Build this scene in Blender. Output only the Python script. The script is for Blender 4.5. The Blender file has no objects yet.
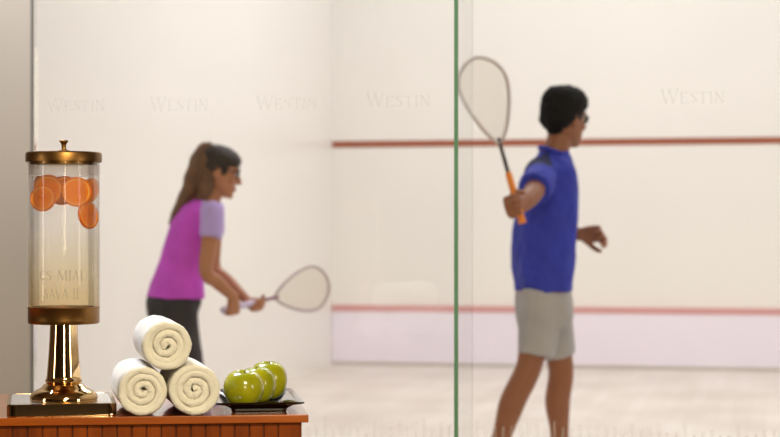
import bpy, bmesh, math, random
from math import sin, cos, pi, radians, sqrt, atan2, tan
from mathutils import Vector as V, Matrix, noise as mnoise
random.seed(7)
S = bpy.context.scene
COL = S.collection

# ------------------------------------------------------------------ camera numbers
F = 1842.0                 # focal length in pixels of the 780 px wide frame
EYE = 1.085                # eye height
HOR = 229.0                # horizon row
YAW = radians(11.5)        # the camera looks a little to the left of the court's axis
CAM = V((0, 0, EYE))
RT = V((cos(YAW), sin(YAW), 0))
FW = V((-sin(YAW), cos(YAW), 0))
UP = V((0, 0, 1))

def P(x, y, d):
    """the world point seen at pixel (x, y) at depth d in metres"""
    return CAM + FW*d + RT*((x-390)/F*d) + UP*((HOR-y)/F*d)

def PZ(x, d, z):
    p = P(x, HOR, d); p.z = z
    return p

def on_glass(x, y, Y):
    k = (x-390)/F
    dirx = FW + RT*k
    d = Y/dirx.y
    return V((dirx.x*d, Y, EYE+(HOR-y)/F*d))

# ------------------------------------------------------------------ materials
def lin(c):
    return tuple(((v/255)/12.92 if v/255 <= .04045 else ((v/255+.055)/1.055)**2.4) for v in c)

def mat(name, rgb, rough=.5, metal=0, bump=None, var=None, spec=.5, sheen=0, coat=0, trans=0, sss=0, anis=None):
    """principled material; bump=(scale,strength,distance), var=(scale, amount) mottles the colour"""
    m = bpy.data.materials.new(name); m.use_nodes = True
    nt = m.node_tree; b = nt.nodes['Principled BSDF']
    c = lin(rgb)
    b.inputs['Base Color'].default_value = (*c, 1)
    b.inputs['Roughness'].default_value = rough
    b.inputs['Metallic'].default_value = metal
    b.inputs['Specular IOR Level'].default_value = spec
    b.inputs['Sheen Weight'].default_value = sheen
    b.inputs['Coat Weight'].default_value = coat
    b.inputs['Coat Roughness'].default_value = .05
    b.inputs['Transmission Weight'].default_value = trans
    if sss:
        b.inputs['Subsurface Weight'].default_value = sss
        b.inputs['Subsurface Radius'].default_value = (.01, .005, .003)
    tc = nt.nodes.new('ShaderNodeTexCoord')
    if bump:
        n = nt.nodes.new('ShaderNodeTexNoise'); n.inputs['Scale'].default_value = bump[0]
        n.inputs['Detail'].default_value = 4
        bp = nt.nodes.new('ShaderNodeBump'); bp.inputs['Strength'].default_value = bump[1]
        bp.inputs['Distance'].default_value = bump[2]
        nt.links.new(tc.outputs['Object'], n.inputs['Vector'])
        nt.links.new(n.outputs['Fac'], bp.inputs['Height'])
        nt.links.new(bp.outputs['Normal'], b.inputs['Normal'])
    if var:
        n = nt.nodes.new('ShaderNodeTexNoise'); n.inputs['Scale'].default_value = var[0]
        n.inputs['Detail'].default_value = 5
        r = nt.nodes.new('ShaderNodeValToRGB')
        r.color_ramp.elements[0].position = .3; r.color_ramp.elements[1].position = .7
        a = var[1]
        r.color_ramp.elements[0].color = (*[v*(1-a) for v in c], 1)
        r.color_ramp.elements[1].color = (*[min(1, v*(1+a)) for v in c], 1)
        nt.links.new(tc.outputs['Object'], n.inputs['Vector'])
        nt.links.new(n.outputs['Fac'], r.inputs['Fac'])
        nt.links.new(r.outputs['Color'], b.inputs['Base Color'])
    return m

def thin_glass(name, tint=(.985, .995, .985), refl=1.0, rough=0.0):
    m = bpy.data.materials.new(name); m.use_nodes = True
    nt = m.node_tree; nt.nodes.clear()
    o = nt.nodes.new('ShaderNodeOutputMaterial')
    mx = nt.nodes.new('ShaderNodeMixShader')
    t = nt.nodes.new('ShaderNodeBsdfTransparent'); t.inputs[0].default_value = (*tint, 1)
    g = nt.nodes.new('ShaderNodeBsdfGlossy'); g.inputs['Roughness'].default_value = rough
    f = nt.nodes.new('ShaderNodeFresnel'); f.inputs['IOR'].default_value = 1.45
    mu = nt.nodes.new('ShaderNodeMath'); mu.operation = 'MULTIPLY'; mu.inputs[1].default_value = refl
    nt.links.new(f.outputs[0], mu.inputs[0]); nt.links.new(mu.outputs[0], mx.inputs[0])
    nt.links.new(t.outputs[0], mx.inputs[1]); nt.links.new(g.outputs[0], mx.inputs[2])
    nt.links.new(mx.outputs[0], o.inputs[0])
    return m

def veil(name, rgb, fac, translucent=.5, grad=None):
    """a see-through film or cloudy liquid: fac is how much of it is the scattering colour"""
    m = bpy.data.materials.new(name); m.use_nodes = True
    nt = m.node_tree; nt.nodes.clear()
    o = nt.nodes.new('ShaderNodeOutputMaterial')
    mx = nt.nodes.new('ShaderNodeMixShader'); mx.inputs[0].default_value = fac
    t = nt.nodes.new('ShaderNodeBsdfTransparent')
    dm = nt.nodes.new('ShaderNodeMixShader'); dm.inputs[0].default_value = translucent
    d = nt.nodes.new('ShaderNodeBsdfDiffuse'); tr = nt.nodes.new('ShaderNodeBsdfTranslucent')
    c = lin(rgb)
    for n in (d, tr): n.inputs[0].default_value = (*c, 1)
    if grad:            # colour that settles from top to bottom: (z0, rgb0, z1, rgb1), object space
        tc = nt.nodes.new('ShaderNodeTexCoord'); sp = nt.nodes.new('ShaderNodeSeparateXYZ')
        mr = nt.nodes.new('ShaderNodeMapRange'); mr.inputs[1].default_value = grad[0]; mr.inputs[2].default_value = grad[2]
        r = nt.nodes.new('ShaderNodeValToRGB')
        r.color_ramp.elements[0].color = (*lin(grad[1]), 1); r.color_ramp.elements[1].color = (*lin(grad[3]), 1)
        nt.links.new(tc.outputs['Object'], sp.inputs[0]); nt.links.new(sp.outputs['Z'], mr.inputs[0])
        nt.links.new(mr.outputs[0], r.inputs[0])
        for n in (d, tr, t): nt.links.new(r.outputs[0], n.inputs[0])
    nt.links.new(d.outputs[0], dm.inputs[1]); nt.links.new(tr.outputs[0], dm.inputs[2])
    nt.links.new(t.outputs[0], mx.inputs[1]); nt.links.new(dm.outputs[0], mx.inputs[2])
    nt.links.new(mx.outputs[0], o.inputs[0])
    return m

def wood(name, c1, c2, scale=(1, 12, 1), rough=.35, coat=.3, axis_noise=3):
    m = bpy.data.materials.new(name); m.use_nodes = True
    nt = m.node_tree; b = nt.nodes['Principled BSDF']
    b.inputs['Roughness'].default_value = rough
    b.inputs['Coat Weight'].default_value = coat; b.inputs['Coat Roughness'].default_value = .08
    b.inputs['Specular IOR Level'].default_value = .3 if coat else .12
    tc = nt.nodes.new('ShaderNodeTexCoord'); mp = nt.nodes.new('ShaderNodeMapping')
    mp.inputs['Scale'].default_value = scale
    n = nt.nodes.new('ShaderNodeTexNoise'); n.inputs['Scale'].default_value = axis_noise
    n.inputs['Detail'].default_value = 6; n.inputs['Roughness'].default_value = .6
    r = nt.nodes.new('ShaderNodeValToRGB')
    r.color_ramp.elements[0].position = .32; r.color_ramp.elements[1].position = .68
    r.color_ramp.elements[0].color = (*lin(c1), 1); r.color_ramp.elements[1].color = (*lin(c2), 1)
    nt.links.new(tc.outputs['Object'], mp.inputs[0]); nt.links.new(mp.outputs[0], n.inputs['Vector'])
    nt.links.new(n.outputs['Fac'], r.inputs[0]); nt.links.new(r.outputs[0], b.inputs['Base Color'])
    return m

M = {
 'court': mat('court_plaster', (242, 239, 235), .32, spec=.35, var=(.8, .015)),
 'court_ceiling': mat('court_ceiling_paint', (240, 240, 238), .8),
 'floor': None,
 'tin': mat('tin_paint', (242, 235, 248), .4),
 'red': mat('service_line_red', (160, 90, 66), .5),
 'pink': mat('tin_line_red', (216, 160, 160), .5),
 'grey_wall': mat('lobby_grey_plaster', (169, 157, 143), .6, var=(2, .02)),
 'seam': mat('grey_seam', (120, 115, 108), .6),
 'glass': thin_glass('court_glass', (.99, .996, .99)),
 'green_edge': mat('green_glass_edge', (98, 140, 108), .25, var=(4, .08)),
 'fin_glass': thin_glass('fin_glass', (.987, .99, .987), .2),
 'frost': veil('etched_lettering_frost', (196, 188, 180), .047),
 'reflected_bar': veil('reflected_bar_film', (250, 240, 232), .09),  # pale film that paints the reflected bars onto the panes
 'lobby_wall': mat('lobby_brown_wall', (70, 46, 26), .6),
 'lobby_floor': mat('lobby_carpet', (72, 50, 32), .9),
 'lobby_ceiling': mat('lobby_ceiling_paint', (120, 95, 65), .8),
 'counter': wood('counter_wood', (98, 40, 5), (146, 68, 13), (6, 6, .7), .5, .0),
 'counter_top': wood('counter_top_wood', (142, 64, 8), (178, 90, 18), (1.2, 9, 9), .25, 1.0),
 'groove': mat('groove_dark', (70, 24, 6), .6),
 'bronze': mat('antique_bronze', (132, 95, 52), .38, 1, bump=(60, .06, .001), var=(18, .22)),
 'brass': mat('polished_brass', (226, 192, 140), .05, 1),
 'satin': mat('satin_steel_top', (226, 222, 214), .22, .85),
 'steel': mat('polished_warm_steel', (205, 180, 140), .07, 1),
 'tube': thin_glass('dispenser_glass', (.988, .985, .978), .3),
 'ceramic': mat('black_ceramic', (14, 12, 10), .06, spec=.7, coat=.6),
 'apple': None,
 'stem': mat('apple_stem_brown', (84, 62, 26), .7),
 'towel': mat('white_terry', (244, 238, 226), .95, bump=(520, 1, .003), sheen=.3, spec=.1),
 'peel': mat('orange_peel', (226, 104, 8), .45, bump=(300, .2, .0006)),
 'flesh': None,
 'pith': mat('orange_pith', (240, 176, 84), .6),
}

def floor_mat():
    m = bpy.data.materials.new('court_maple_floor'); m.use_nodes = True
    nt = m.node_tree; b = nt.nodes['Principled BSDF']
    b.inputs['Roughness'].default_value = .33; b.inputs['Specular IOR Level'].default_value = .4
    tc = nt.nodes.new('ShaderNodeTexCoord')
    br = nt.nodes.new('ShaderNodeTexBrick'); br.offset = .5
    mp = nt.nodes.new('ShaderNodeMapping'); mp.inputs['Rotation'].default_value = (0, 0, pi/2)
    br.inputs['Scale'].default_value = 1; br.inputs['Brick Width'].default_value = 1.3; br.inputs['Row Height'].default_value = .09
    br.inputs['Mortar Size'].default_value = .0015
    br.inputs['Color1'].default_value = (*lin((232, 224, 217)), 1); br.inputs['Color2'].default_value = (*lin((224, 215, 206)), 1)
    br.inputs['Mortar'].default_value = (*lin((206, 196, 185)), 1)
    n = nt.nodes.new('ShaderNodeTexNoise'); n.inputs['Scale'].default_value = 1.6; n.inputs['Detail'].default_value = 6
    mx = nt.nodes.new('ShaderNodeMix'); mx.data_type = 'RGBA'; mx.blend_type = 'MULTIPLY'
    r = nt.nodes.new('ShaderNodeValToRGB'); r.color_ramp.elements[0].color = (.86, .84, .82, 1); r.color_ramp.elements[1].color = (1, 1, 1, 1)
    r.color_ramp.elements[0].position = .35; r.color_ramp.elements[1].position = .6
    mx.inputs[0].default_value = 1
    nt.links.new(tc.outputs['Object'], mp.inputs[0]); nt.links.new(mp.outputs[0], br.inputs[0])
    nt.links.new(tc.outputs['Object'], n.inputs['Vector']); nt.links.new(n.outputs['Fac'], r.inputs[0])
    nt.links.new(br.outputs['Color'], mx.inputs['A']); nt.links.new(r.outputs[0], mx.inputs['B'])
    nt.links.new(mx.outputs['Result'], b.inputs['Base Color'])
    return m
M['floor'] = floor_mat()

def apple_mat():
    m = mat('green_apple_skin', (138, 158, 22), .22, coat=.4)
    nt = m.node_tree; b = nt.nodes['Principled BSDF']
    tc = nt.nodes.new('ShaderNodeTexCoord')
    n = nt.nodes.new('ShaderNodeTexNoise'); n.inputs['Scale'].default_value = 22; n.inputs['Detail'].default_value = 3
    v = nt.nodes.new('ShaderNodeTexVoronoi'); v.inputs['Scale'].default_value = 240
    r = nt.nodes.new('ShaderNodeValToRGB'); e = r.color_ramp.elements
    e[0].position = .3; e[0].color = (*lin((136, 138, 8)), 1); e[1].position = .75; e[1].color = (*lin((176, 168, 22)), 1)
    r2 = nt.nodes.new('ShaderNodeValToRGB'); r2.color_ramp.elements[0].color = (*lin((206, 208, 120)), 1)
    r2.color_ramp.elements[0].position = .08; r2.color_ramp.elements[1].position = .13; r2.color_ramp.elements[1].color = (0, 0, 0, 1)
    mx = nt.nodes.new('ShaderNodeMix'); mx.data_type = 'RGBA'; mx.blend_type = 'LIGHTEN'; mx.inputs[0].default_value = .5
    nt.links.new(tc.outputs['Object'], n.inputs['Vector']); nt.links.new(tc.outputs['Object'], v.inputs['Vector'])
    nt.links.new(n.outputs['Fac'], r.inputs[0]); nt.links.new(v.outputs['Distance'], r2.inputs[0])
    nt.links.new(r.outputs[0], mx.inputs['A']); nt.links.new(r2.outputs[0], mx.inputs['B'])
    nt.links.new(mx.outputs['Result'], b.inputs['Base Color'])
    return m
M['apple'] = apple_mat()

def translucent_mat(name, rgb, t=.5, var=None, rough=.4):
    m = mat(name, rgb, rough, var=var)
    nt = m.node_tree; b = nt.nodes['Principled BSDF']; o = nt.nodes['Material Output']
    tr = nt.nodes.new('ShaderNodeBsdfTranslucent'); tr.inputs[0].default_value = (*lin(rgb), 1)
    mx = nt.nodes.new('ShaderNodeMixShader'); mx.inputs[0].default_value = t
    nt.links.new(b.outputs[0], mx.inputs[1]); nt.links.new(tr.outputs[0], mx.inputs[2]); nt.links.new(mx.outputs[0], o.inputs[0])
    return m
M['flesh'] = translucent_mat('orange_flesh', (253, 152, 4), .45, (60, .1))
M['peel'] = translucent_mat('orange_peel', (238, 126, 10), .35)
M['string'] = mat('string_cream', (222, 206, 172), .6)

# ------------------------------------------------------------------ object helpers
def link(name, bm, m=None, parent=None, smooth=False, loc=None):
    me = bpy.data.meshes.new(name)
    bm.normal_update(); bm.to_mesh(me); bm.free()
    o = bpy.data.objects.new(name, me); COL.objects.link(o)
    for k in (m if isinstance(m, (list, tuple)) else [m]):
        if k: me.materials.append(k)
    if smooth:
        for p in me.polygons: p.use_smooth = True
    if parent: o.parent = parent
    if loc is not None: o.location = loc
    return o

def tag(o, label=None, cat=None, group=None, kind=None):
    if label: o['label'] = label
    if cat: o['category'] = cat
    if group: o['group'] = group
    if kind: o['kind'] = kind
    return o

def thing(name, label, cat, loc=(0, 0, 0), rz=0, group=None):
    o = bpy.data.objects.new(name, None); COL.objects.link(o)
    o.location = loc; o.rotation_euler = (0, 0, rz); o.empty_display_size = .1
    return tag(o, label, cat, group)

def box(bm, x0, x1, y0, y1, z0, z1, bev=0, seg=2):
    g = bmesh.ops.create_cube(bm, size=1)
    vs = g['verts']
    for v in vs:
        v.co = V((x0+(v.co.x+.5)*(x1-x0), y0+(v.co.y+.5)*(y1-y0), z0+(v.co.z+.5)*(z1-z0)))
    if bev:
        es = list({e for v in vs for e in v.link_edges})
        bmesh.ops.bevel(bm, geom=es, offset=bev, segments=seg, affect='EDGES', profile=.6)
    return bm

def boxes(*a, **k):
    bm = bmesh.new()
    for r in a: box(bm, *r, **k)
    return bm

def lathe(bm, prof, n=64, c=V((0, 0, 0)), M3=None):
    """revolve (r, z) pairs about z"""
    rows = []
    for r, z in prof:
        if r <= 1e-6:
            rows.append([bm.verts.new(V((0, 0, z)))])
        else:
            rows.append([bm.verts.new(V((r*cos(2*pi*i/n), r*sin(2*pi*i/n), z))) for i in range(n)])
    for a, b in zip(rows, rows[1:]):
        if len(a) == 1 and len(b) == 1: continue
        if len(a) == 1:
            for i in range(n): bm.faces.new((a[0], b[(i+1) % n], b[i]))
        elif len(b) == 1:
            for i in range(n): bm.faces.new((a[i], a[(i+1) % n], b[0]))
        else:
            for i in range(n): bm.faces.new((a[i], a[(i+1) % n], b[(i+1) % n], b[i]))
    for row in rows:
        for v in row:
            if M3: v.co = M3 @ v.co
            v.co += c
    bmesh.ops.recalc_face_normals(bm, faces=bm.faces)
    return bm

def ring_loft(bm, rings, closed=False, cap=True):
    """rings: lists of vectors with the same count"""
    R = [[bm.verts.new(p) for p in r] for r in rings]
    n = len(R[0])
    prs = list(zip(R, R[1:]))
    if closed: prs.append((R[-1], R[0]))
    for a, b in prs:
        for i in range(n):
            bm.faces.new((a[i], a[(i+1) % n], b[(i+1) % n], b[i]))
    if cap and not closed:
        bm.faces.new(list(reversed(R[0]))); bm.faces.new(R[-1])
    return bm

def loft(bm, secs, n=24, ex=2.0):
    """secs: (centre, half-axis a, half-axis b) ellipses; closed"""
    rings = []
    for c, a, b in secs:
        r = []
        for i in range(n):
            t = 2*pi*i/n
            cx, sx = cos(t), sin(t)
            k = (abs(cx)**ex+abs(sx)**ex)**(-1/ex)
            r.append(c+a*cx*k+b*sx*k)
        rings.append(r)
    ring_loft(bm, rings)
    return bm

def frame(d):
    d = d.normalized()
    h = V((0, 0, 1)) if abs(d.z) < .9 else V((1, 0, 0))
    u = d.cross(h).normalized()
    return u, d.cross(u).normalized()

def tube(bm, pts, rads, n=14, round_ends=True, closed=False):
    """a swept tube with a radius per point"""
    N = len(pts)
    if isinstance(rads, (int, float)): rads = [rads]*N
    rings = []; up = None
    for i, p in enumerate(pts):
        if closed: d = pts[(i+1) % N]-pts[i-1]
        else: d = pts[min(i+1, N-1)]-pts[max(i-1, 0)]
        d = d.normalized()
        if up is None: up, _ = frame(d)
        up = (up-d*up.dot(d)).normalized()
        w = d.cross(up)
        ring = lambda c, r: [c+up*(r*cos(2*pi*k/n))+w*(r*sin(2*pi*k/n)) for k in range(n)]
        if round_ends and not closed and i == 0:
            for t in (80, 55, 28): rings.append(ring(p-d*rads[0]*sin(radians(t)), rads[0]*cos(radians(t))))
        rings.append(ring(p, rads[i]))
        if round_ends and not closed and i == N-1:
            for t in (28, 55, 80): rings.append(ring(p+d*rads[i]*sin(radians(t)), rads[i]*cos(radians(t))))
    ring_loft(bm, rings, closed=closed)
    return bm

def ball(bm, c, rx, ry=None, rz=None, R=None, seg=20):
    ry = rx if ry is None else ry; rz = rx if rz is None else rz
    g = bmesh.ops.create_uvsphere(bm, u_segments=seg, v_segments=seg//2+2, radius=1)
    for v in g['verts']:
        p = V((v.co.x*rx, v.co.y*ry, v.co.z*rz))
        v.co = c+(R @ p if R else p)
    return bm

def curve_pts(pts, rads=None, k=6):
    """Catmull-Rom through points (and radii)"""
    out, ro = [], []
    n = len(pts)
    for i in range(n-1):
        p0 = pts[max(i-1, 0)]; p1 = pts[i]; p2 = pts[i+1]; p3 = pts[min(i+2, n-1)]
        for j in range(k):
            t = j/k
            out.append(.5*((2*p1)+(p2-p0)*t+(2*p0-5*p1+4*p2-p3)*t*t+(3*p1-p0-3*p2+p3)*t**3))
            if rads: ro.append(rads[i]+(rads[i+1]-rads[i])*(t*t*(3-2*t)))
    out.append(pts[-1])
    if rads: ro.append(rads[-1]); return out, ro
    return out

def fuse(name, bm, voxel, m, parent=None, smooth=4, fac=.5, noise=None):
    """melt overlapping closed shapes into one continuous skin"""
    bmesh.ops.recalc_face_normals(bm, faces=bm.faces)
    o = link(name, bm, m, None)
    r = o.modifiers.new('r', 'REMESH'); r.mode = 'VOXEL'; r.voxel_size = voxel; r.use_smooth_shade = True
    s = o.modifiers.new('s', 'SMOOTH'); s.factor = fac; s.iterations = smooth
    dg = bpy.context.evaluated_depsgraph_get()
    me = bpy.data.meshes.new_from_object(o.evaluated_get(dg))
    old = o.data; o.modifiers.clear(); o.data = me; bpy.data.meshes.remove(old)
    me.name = name
    if not me.materials:
        for k in (m if isinstance(m, (list, tuple)) else [m]): me.materials.append(k)
    for p in me.polygons: p.use_smooth = True
    if noise:
        sc, am, str_ = noise
        me.update()
        for v in me.vertices:
            q = V((v.co.x*sc, v.co.y*sc, v.co.z*sc*str_))
            v.co += v.normal*(am*mnoise.fractal(q, 1, 2, 3))
        me.update()
    if parent: 
        o.parent = parent
        o.matrix_parent_inverse = parent.matrix_world.inverted() if False else Matrix.Translation(-V(parent.location))
    return o

def put(o, parent):
    """parent a mesh that was built in world coordinates under a thing at parent's place (no rotation)"""
    o.parent = parent
    o.matrix_parent_inverse = Matrix.Translation(-V(parent.location))
    return o

# ------------------------------------------------------------------ the court
GY = 4.60                    # the glass back wall
FY = 14.35                   # the front wall
XL, XR = -3.39, 3.01
H = 5.6
def struct(name, bm, m, label=None, smooth=False, parent=None):
    o = link(name, bm, m, parent, smooth); tag(o, label, None, None, 'structure'); return o

struct('wall_front', boxes((XL-.2, XR+.2, FY, FY+.2, 0, H)), M['court'], 'white front wall of the squash court with red lines')
struct('wall_left', boxes((XL-.2, XL, GY+.006, FY, 0, H)), M['court'], 'white side wall of the court behind the woman')
struct('wall_right', boxes((XR, XR+.2, GY+.006, FY, 0, H)), M['court'], 'white right side wall of the court')
struct('floor', boxes((XL-.2, XR+.2, GY-.02, FY+.2, -.1, 0)), M['floor'], 'pale maple floor of the squash court')
struct('ceiling', boxes((XL-.2, XR+.2, GY-.1, FY+.2, H, H+.15)), M['court_ceiling'], 'white ceiling of the court')
struct('trim_1', boxes((XL+.003, XR-.003, FY-.025, FY, .03, .43)), M['tin'], 'pale lavender tin panel along the front wall')
struct('trim_2', boxes((XL+.003, XR-.003, FY-.03, FY, .43, .478)), M['pink'], 'pinkish red strip on top of the tin')
struct('trim_3', boxes((XL+.003, XR-.003, FY-.004, FY, 1.735, 1.787)), M['red'], 'red service line across the front wall')

# glass back wall: grey wall to its left, three panes, a fin, solid wall above
xg = on_glass(33, 0, GY).x
xf = on_glass(472, 0, GY).x
xj = on_glass(503, 0, GY).x
GH = 2.3
struct('wall_back', boxes((-4.4, xg, GY-.012, GY+.006, 0, GH), (-4.4, 4.2, GY-.03, GY+.12, GH+.002, H)), M['grey_wall'], 'pale grey wall left of the glass behind the drink dispenser')
struct('trim_4', boxes((xg-.001, xg+.005, GY-.016, GY-.0065, 0, GH)), M['seam'], 'thin grey seam where the grey wall meets the glass')
def pane(name, x0, x1, label):
    bm = boxes((x0, x1, GY-.006, GY+.006, .02, GH))
    return struct(name, bm, M['glass'], label)
panes = [pane('window_1', xg+.007, xf-.0002, 'large glass pane between the grey wall and the green fin'),
         pane('window_2', xf+.0002, XR, 'large glass pane right of the green fin, in front of the man')]
# fin standing out of the glass at the joint
x_edge = 456.6
FD = .25
xe = on_glass(x_edge, 0, GY-FD).x
fin = thing('glass_fin', 'upright glass fin with a green front edge between the two players', 'glass fin', (xe, GY-.007-FD, 0))
tag(fin, kind='structure')
link('fin_pane', boxes((-.004, .004, .002, FD-.001, 0, GH)), M['fin_glass'], fin)
fe = link('fin_edge', boxes((-.0048, .0048, -.001, .002, 0, GH)), M['green_edge'], fin)
fe['label'] = 'green edge of the glass fin'

# ---- lettering etched on the glass, cut as little serif capitals
def glyph(ch):
    """strokes (x0,y0,x1,y1,w) in a box one unit high, and the advance"""
    t, h = .15, .07
    if ch == 'W': return [(.0, 1, .3, 0, t), (.3, 0, .52, .95, h), (.52, .95, .78, 0, t), (.78, 0, 1.08, 1, h), (-.08, 1, .12, 1, h), (.42, 1, .64, 1, h), (.98, 1, 1.18, 1, h)], 1.2
    if ch == 'E': return [(.1, 0, .1, 1, t), (.1, 1, .6, 1, h), (.1, .5, .48, .5, h), (.1, 0, .64, 0, h), (.6, 1, .6, .8, h), (.64, 0, .64, .2, h)], .74
    if ch == 'S': return [(.56, .82, .4, .98, h), (.4, .98, .18, .93, h), (.18, .93, .1, .74, t), (.1, .74, .52, .36, t), (.52, .36, .5, .12, t), (.5, .12, .3, .02, h), (.3, .02, .08, .18, h)], .68
    if ch == 'T': return [(.36, 0, .36, 1, t), (.02, 1, .7, 1, h), (.02, 1, .02, .8, h), (.7, 1, .7, .8, h), (.24, 0, .48, 0, h)], .76
    if ch == 'I': return [(.18, 0, .18, 1, t), (.06, 0, .3, 0, h), (.06, 1, .3, 1, h)], .38
    if ch == 'N': return [(.14, 0, .14, 1, h), (.14, 1, .74, 0, t), (.74, 0, .74, 1, h), (0, 1, .22, 1, h), (.04, 0, .24, 0, h), (.64, 1, .86, 1, h)], .92
    if ch == 'C': return [(.62, .8, .42, .98, h), (.42, .98, .18, .84, t), (.18, .84, .08, .5, t), (.08, .5, .18, .16, t), (.18, .16, .42, .02, t), (.42, .02, .64, .2, h)], .72
    if ch == 'M': return [(.1, 0, .14, 1, h), (.14, 1, .5, .1, t), (.5, .1, .86, 1, h), (.86, 1, .9, 0, t)], 1.02
    if ch == 'A': return [(.04, 0, .36, 1, h), (.36, 1, .7, 0, t), (.16, .36, .56, .36, h)], .76
    if ch == 'V': return [(.02, 1, .34, 0, t), (.34, 0, .66, 1, h)], .7
    return [], .4
def lettering(word, size, first=1.0, rest=.8):
    quads = []; x = 0
    for k, ch in enumerate(word):
        st, adv = glyph(ch); s = size*(first if k == 0 else rest)
        for a, b, c, d, w in st:
            p, q = V((x+a*s, b*s, 0)), V((x+c*s, d*s, 0))
            dr = (q-p).normalized(); nn = V((-dr.y, dr.x, 0))*(w*s/2)
            p -= dr*(w*s*.25); q += dr*(w*s*.25)
            quads.append((p+nn, p-nn, q-nn, q+nn))
        x += adv*s+.06*size
    return quads, x
def etched(word, px0, px1, py0, py1, pane_o, label):
    a = on_glass(px0, py1, GY); b = on_glass(px1, py0, GY)
    q, w = lettering(word, 1.0)
    sx = (b.x-a.x)/w; sz = (b.z-a.z)
    bm = bmesh.new()
    for quad in q:
        f0 = [bm.verts.new(V((a.x+p.x*sx, GY-.0075, a.z+p.y*sz))) for p in quad]
        f1 = [bm.verts.new(V((a.x+p.x*sx, GY-.0068, a.z+p.y*sz))) for p in quad]
        bm.faces.new(f0)
        bm.faces.new(list(reversed(f1)))
        for i in range(4): bm.faces.new((f0[i], f1[i], f1[(i+1) % 4], f0[(i+1) % 4]))
    o = link('etched_lettering', bm, M['frost'], pane_o); o['label'] = label
    return o
etched('WESTIN', 49, 107, 98, 111, panes[0], 'etched word WESTIN above the drink dispenser')
etched('WESTIN', 152, 210, 97, 111, panes[0], 'etched word WESTIN above the ponytail')
etched('WESTIN', 258, 319, 95.5, 109.5, panes[0], 'etched word WESTIN right of the woman')
etched('WESTIN', 368, 432, 93, 107, panes[0], 'etched word WESTIN left of the green fin')
etched('WESTIN', 662, 726, 89, 103.5, panes[1], 'etched word WESTIN right of the man')
# low band of upright bars: a reflection in the glass, drawn as pale film
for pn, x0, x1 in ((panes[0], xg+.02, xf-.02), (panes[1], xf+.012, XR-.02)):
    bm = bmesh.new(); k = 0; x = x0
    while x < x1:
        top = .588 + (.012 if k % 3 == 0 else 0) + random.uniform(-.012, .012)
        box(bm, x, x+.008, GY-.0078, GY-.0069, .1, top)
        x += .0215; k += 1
    o = link('reflected_bars', bm, M['reflected_bar'], pn); o['kind'] = 'stuff'

# ------------------------------------------------------------------ the lobby on this side of the glass
struct('floor_lobby', boxes((-4.4, 4.2, -4.2, GY-.02, -.1, 0)), M['lobby_floor'], 'brown lobby floor in front of the glass')
struct('ceiling_lobby', boxes((-4.4, 4.2, -4.2, GY-.03, 3.0, 3.1)), M['lobby_ceiling'], 'lobby ceiling')
struct('wall_lobby_left', boxes((-4.5, -4.4, -4.2, GY, 0, 3)), M['lobby_wall'], 'brown lobby wall on the left')
struct('wall_lobby_right', boxes((4.2, 4.3, -4.2, GY, 0, 3)), M['lobby_wall'], 'brown lobby wall on the right')
struct('wall_lobby_back', boxes((-4.5, 4.3, -4.3, -4.2, 0, 3)), M['lobby_wall'], 'brown lobby wall behind the viewer')

# ------------------------------------------------------------------ the counter
CR = YAW+radians(6.3)                       # the counter's front runs right and away
E1 = V((cos(CR), sin(CR), 0)); E2 = V((-sin(CR), cos(CR), 0))
TOP = EYE-(414.6-HOR)*3.443/F               # height of the counter's top
corner = PZ(308.6, 3.443, 0)
CW, CD = 1.15, .50
counter = thing('wooden_counter', 'orange brown wooden counter with a grooved front under the dispenser, towels and apples', 'counter', corner, CR)
TT = .0150
link('countertop', boxes((-CW, 0, 0, CD, TOP-TT, TOP), bev=.0018, seg=2), M['counter_top'], counter)
bx1 = -.0125
bm = boxes((-CW+.0125, bx1, .016, CD-.016, .08, TOP-TT))
link('cabinet_body', bm, M['counter'], counter)
link('plinth', boxes((-CW+.04, bx1-.03, .05, CD-.05, 0, .08)), M['groove'], counter)
link('corner_post', boxes((bx1-.043, bx1, .0085, .0158, .08, TOP-TT-.0004), bev=.0012, seg=1), M['counter'], counter)
bm = bmesh.new(); x = bx1-.0445
while x > -CW+.04:
    box(bm, x-.0252, x, .0095, .0158, .08, TOP-TT-.0004, bev=.0016, seg=1); x -= .0272
link('beadboard_front', bm, M['counter'], counter)
link('groove_backing', boxes((-CW+.03, bx1-.04, .0140, .0159, .081, TOP-TT-.001)), M['groove'], counter)

def CP(px, off):
    """a point on the counter's top: image column px, off metres behind the front edge"""
    for d in [3.2+.0005*i for i in range(2400)]:
        p = PZ(px, d, TOP)
        if (p-corner).dot(E2) >= off: return p
    return p

# ------------------------------------------------------------------ drink dispenser
dp = CP(63.8, .088)
ddep = (dp-CAM).dot(FW)
def zz(y, d=ddep): return EYE+(HOR-y)*d/F-TOP
SC = F/ddep
# tray
tp = CP(61.0, .132)
tray = thing('serving_tray', 'polished metal tray with rounded corners under the drink dispenser', 'tray', tp, YAW+radians(11))
TW, TD = .1005, .120
TH = .0232
def rrect(hw, hd, r, n=6):
    out = []
    for sx, sy, a0 in ((1, 1, 0), (-1, 1, 90), (-1, -1, 180), (1, -1, 270)):
        for i in range(n+1):
            a = radians(a0+90*i/n)
            out.append((sx*(hw-r)+r*cos(a), sy*(hd-r)+r*sin(a)))
    return out
bm = bmesh.new()
rings = []
for z, ins in ((0, .0015), (.0015, 0), (TH-.002, 0), (TH, .002), (TH, .007), (TH-.002, .0072)):
    rings.append([V((x, y, z)) for x, y in rrect(TW-ins, TD-ins, .016-min(ins, .009))])
ring_loft(bm, rings)
link('tray_edge', bm, M['steel'], tray)
bm = bmesh.new()
ring_loft(bm, [[V((x, y, z)) for x, y in rrect(TW-.0076, TD-.0076, .009)] for z in (TH-.0019, TH-.0004)])
link('tray_top', bm, M['satin'], tray)
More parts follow.
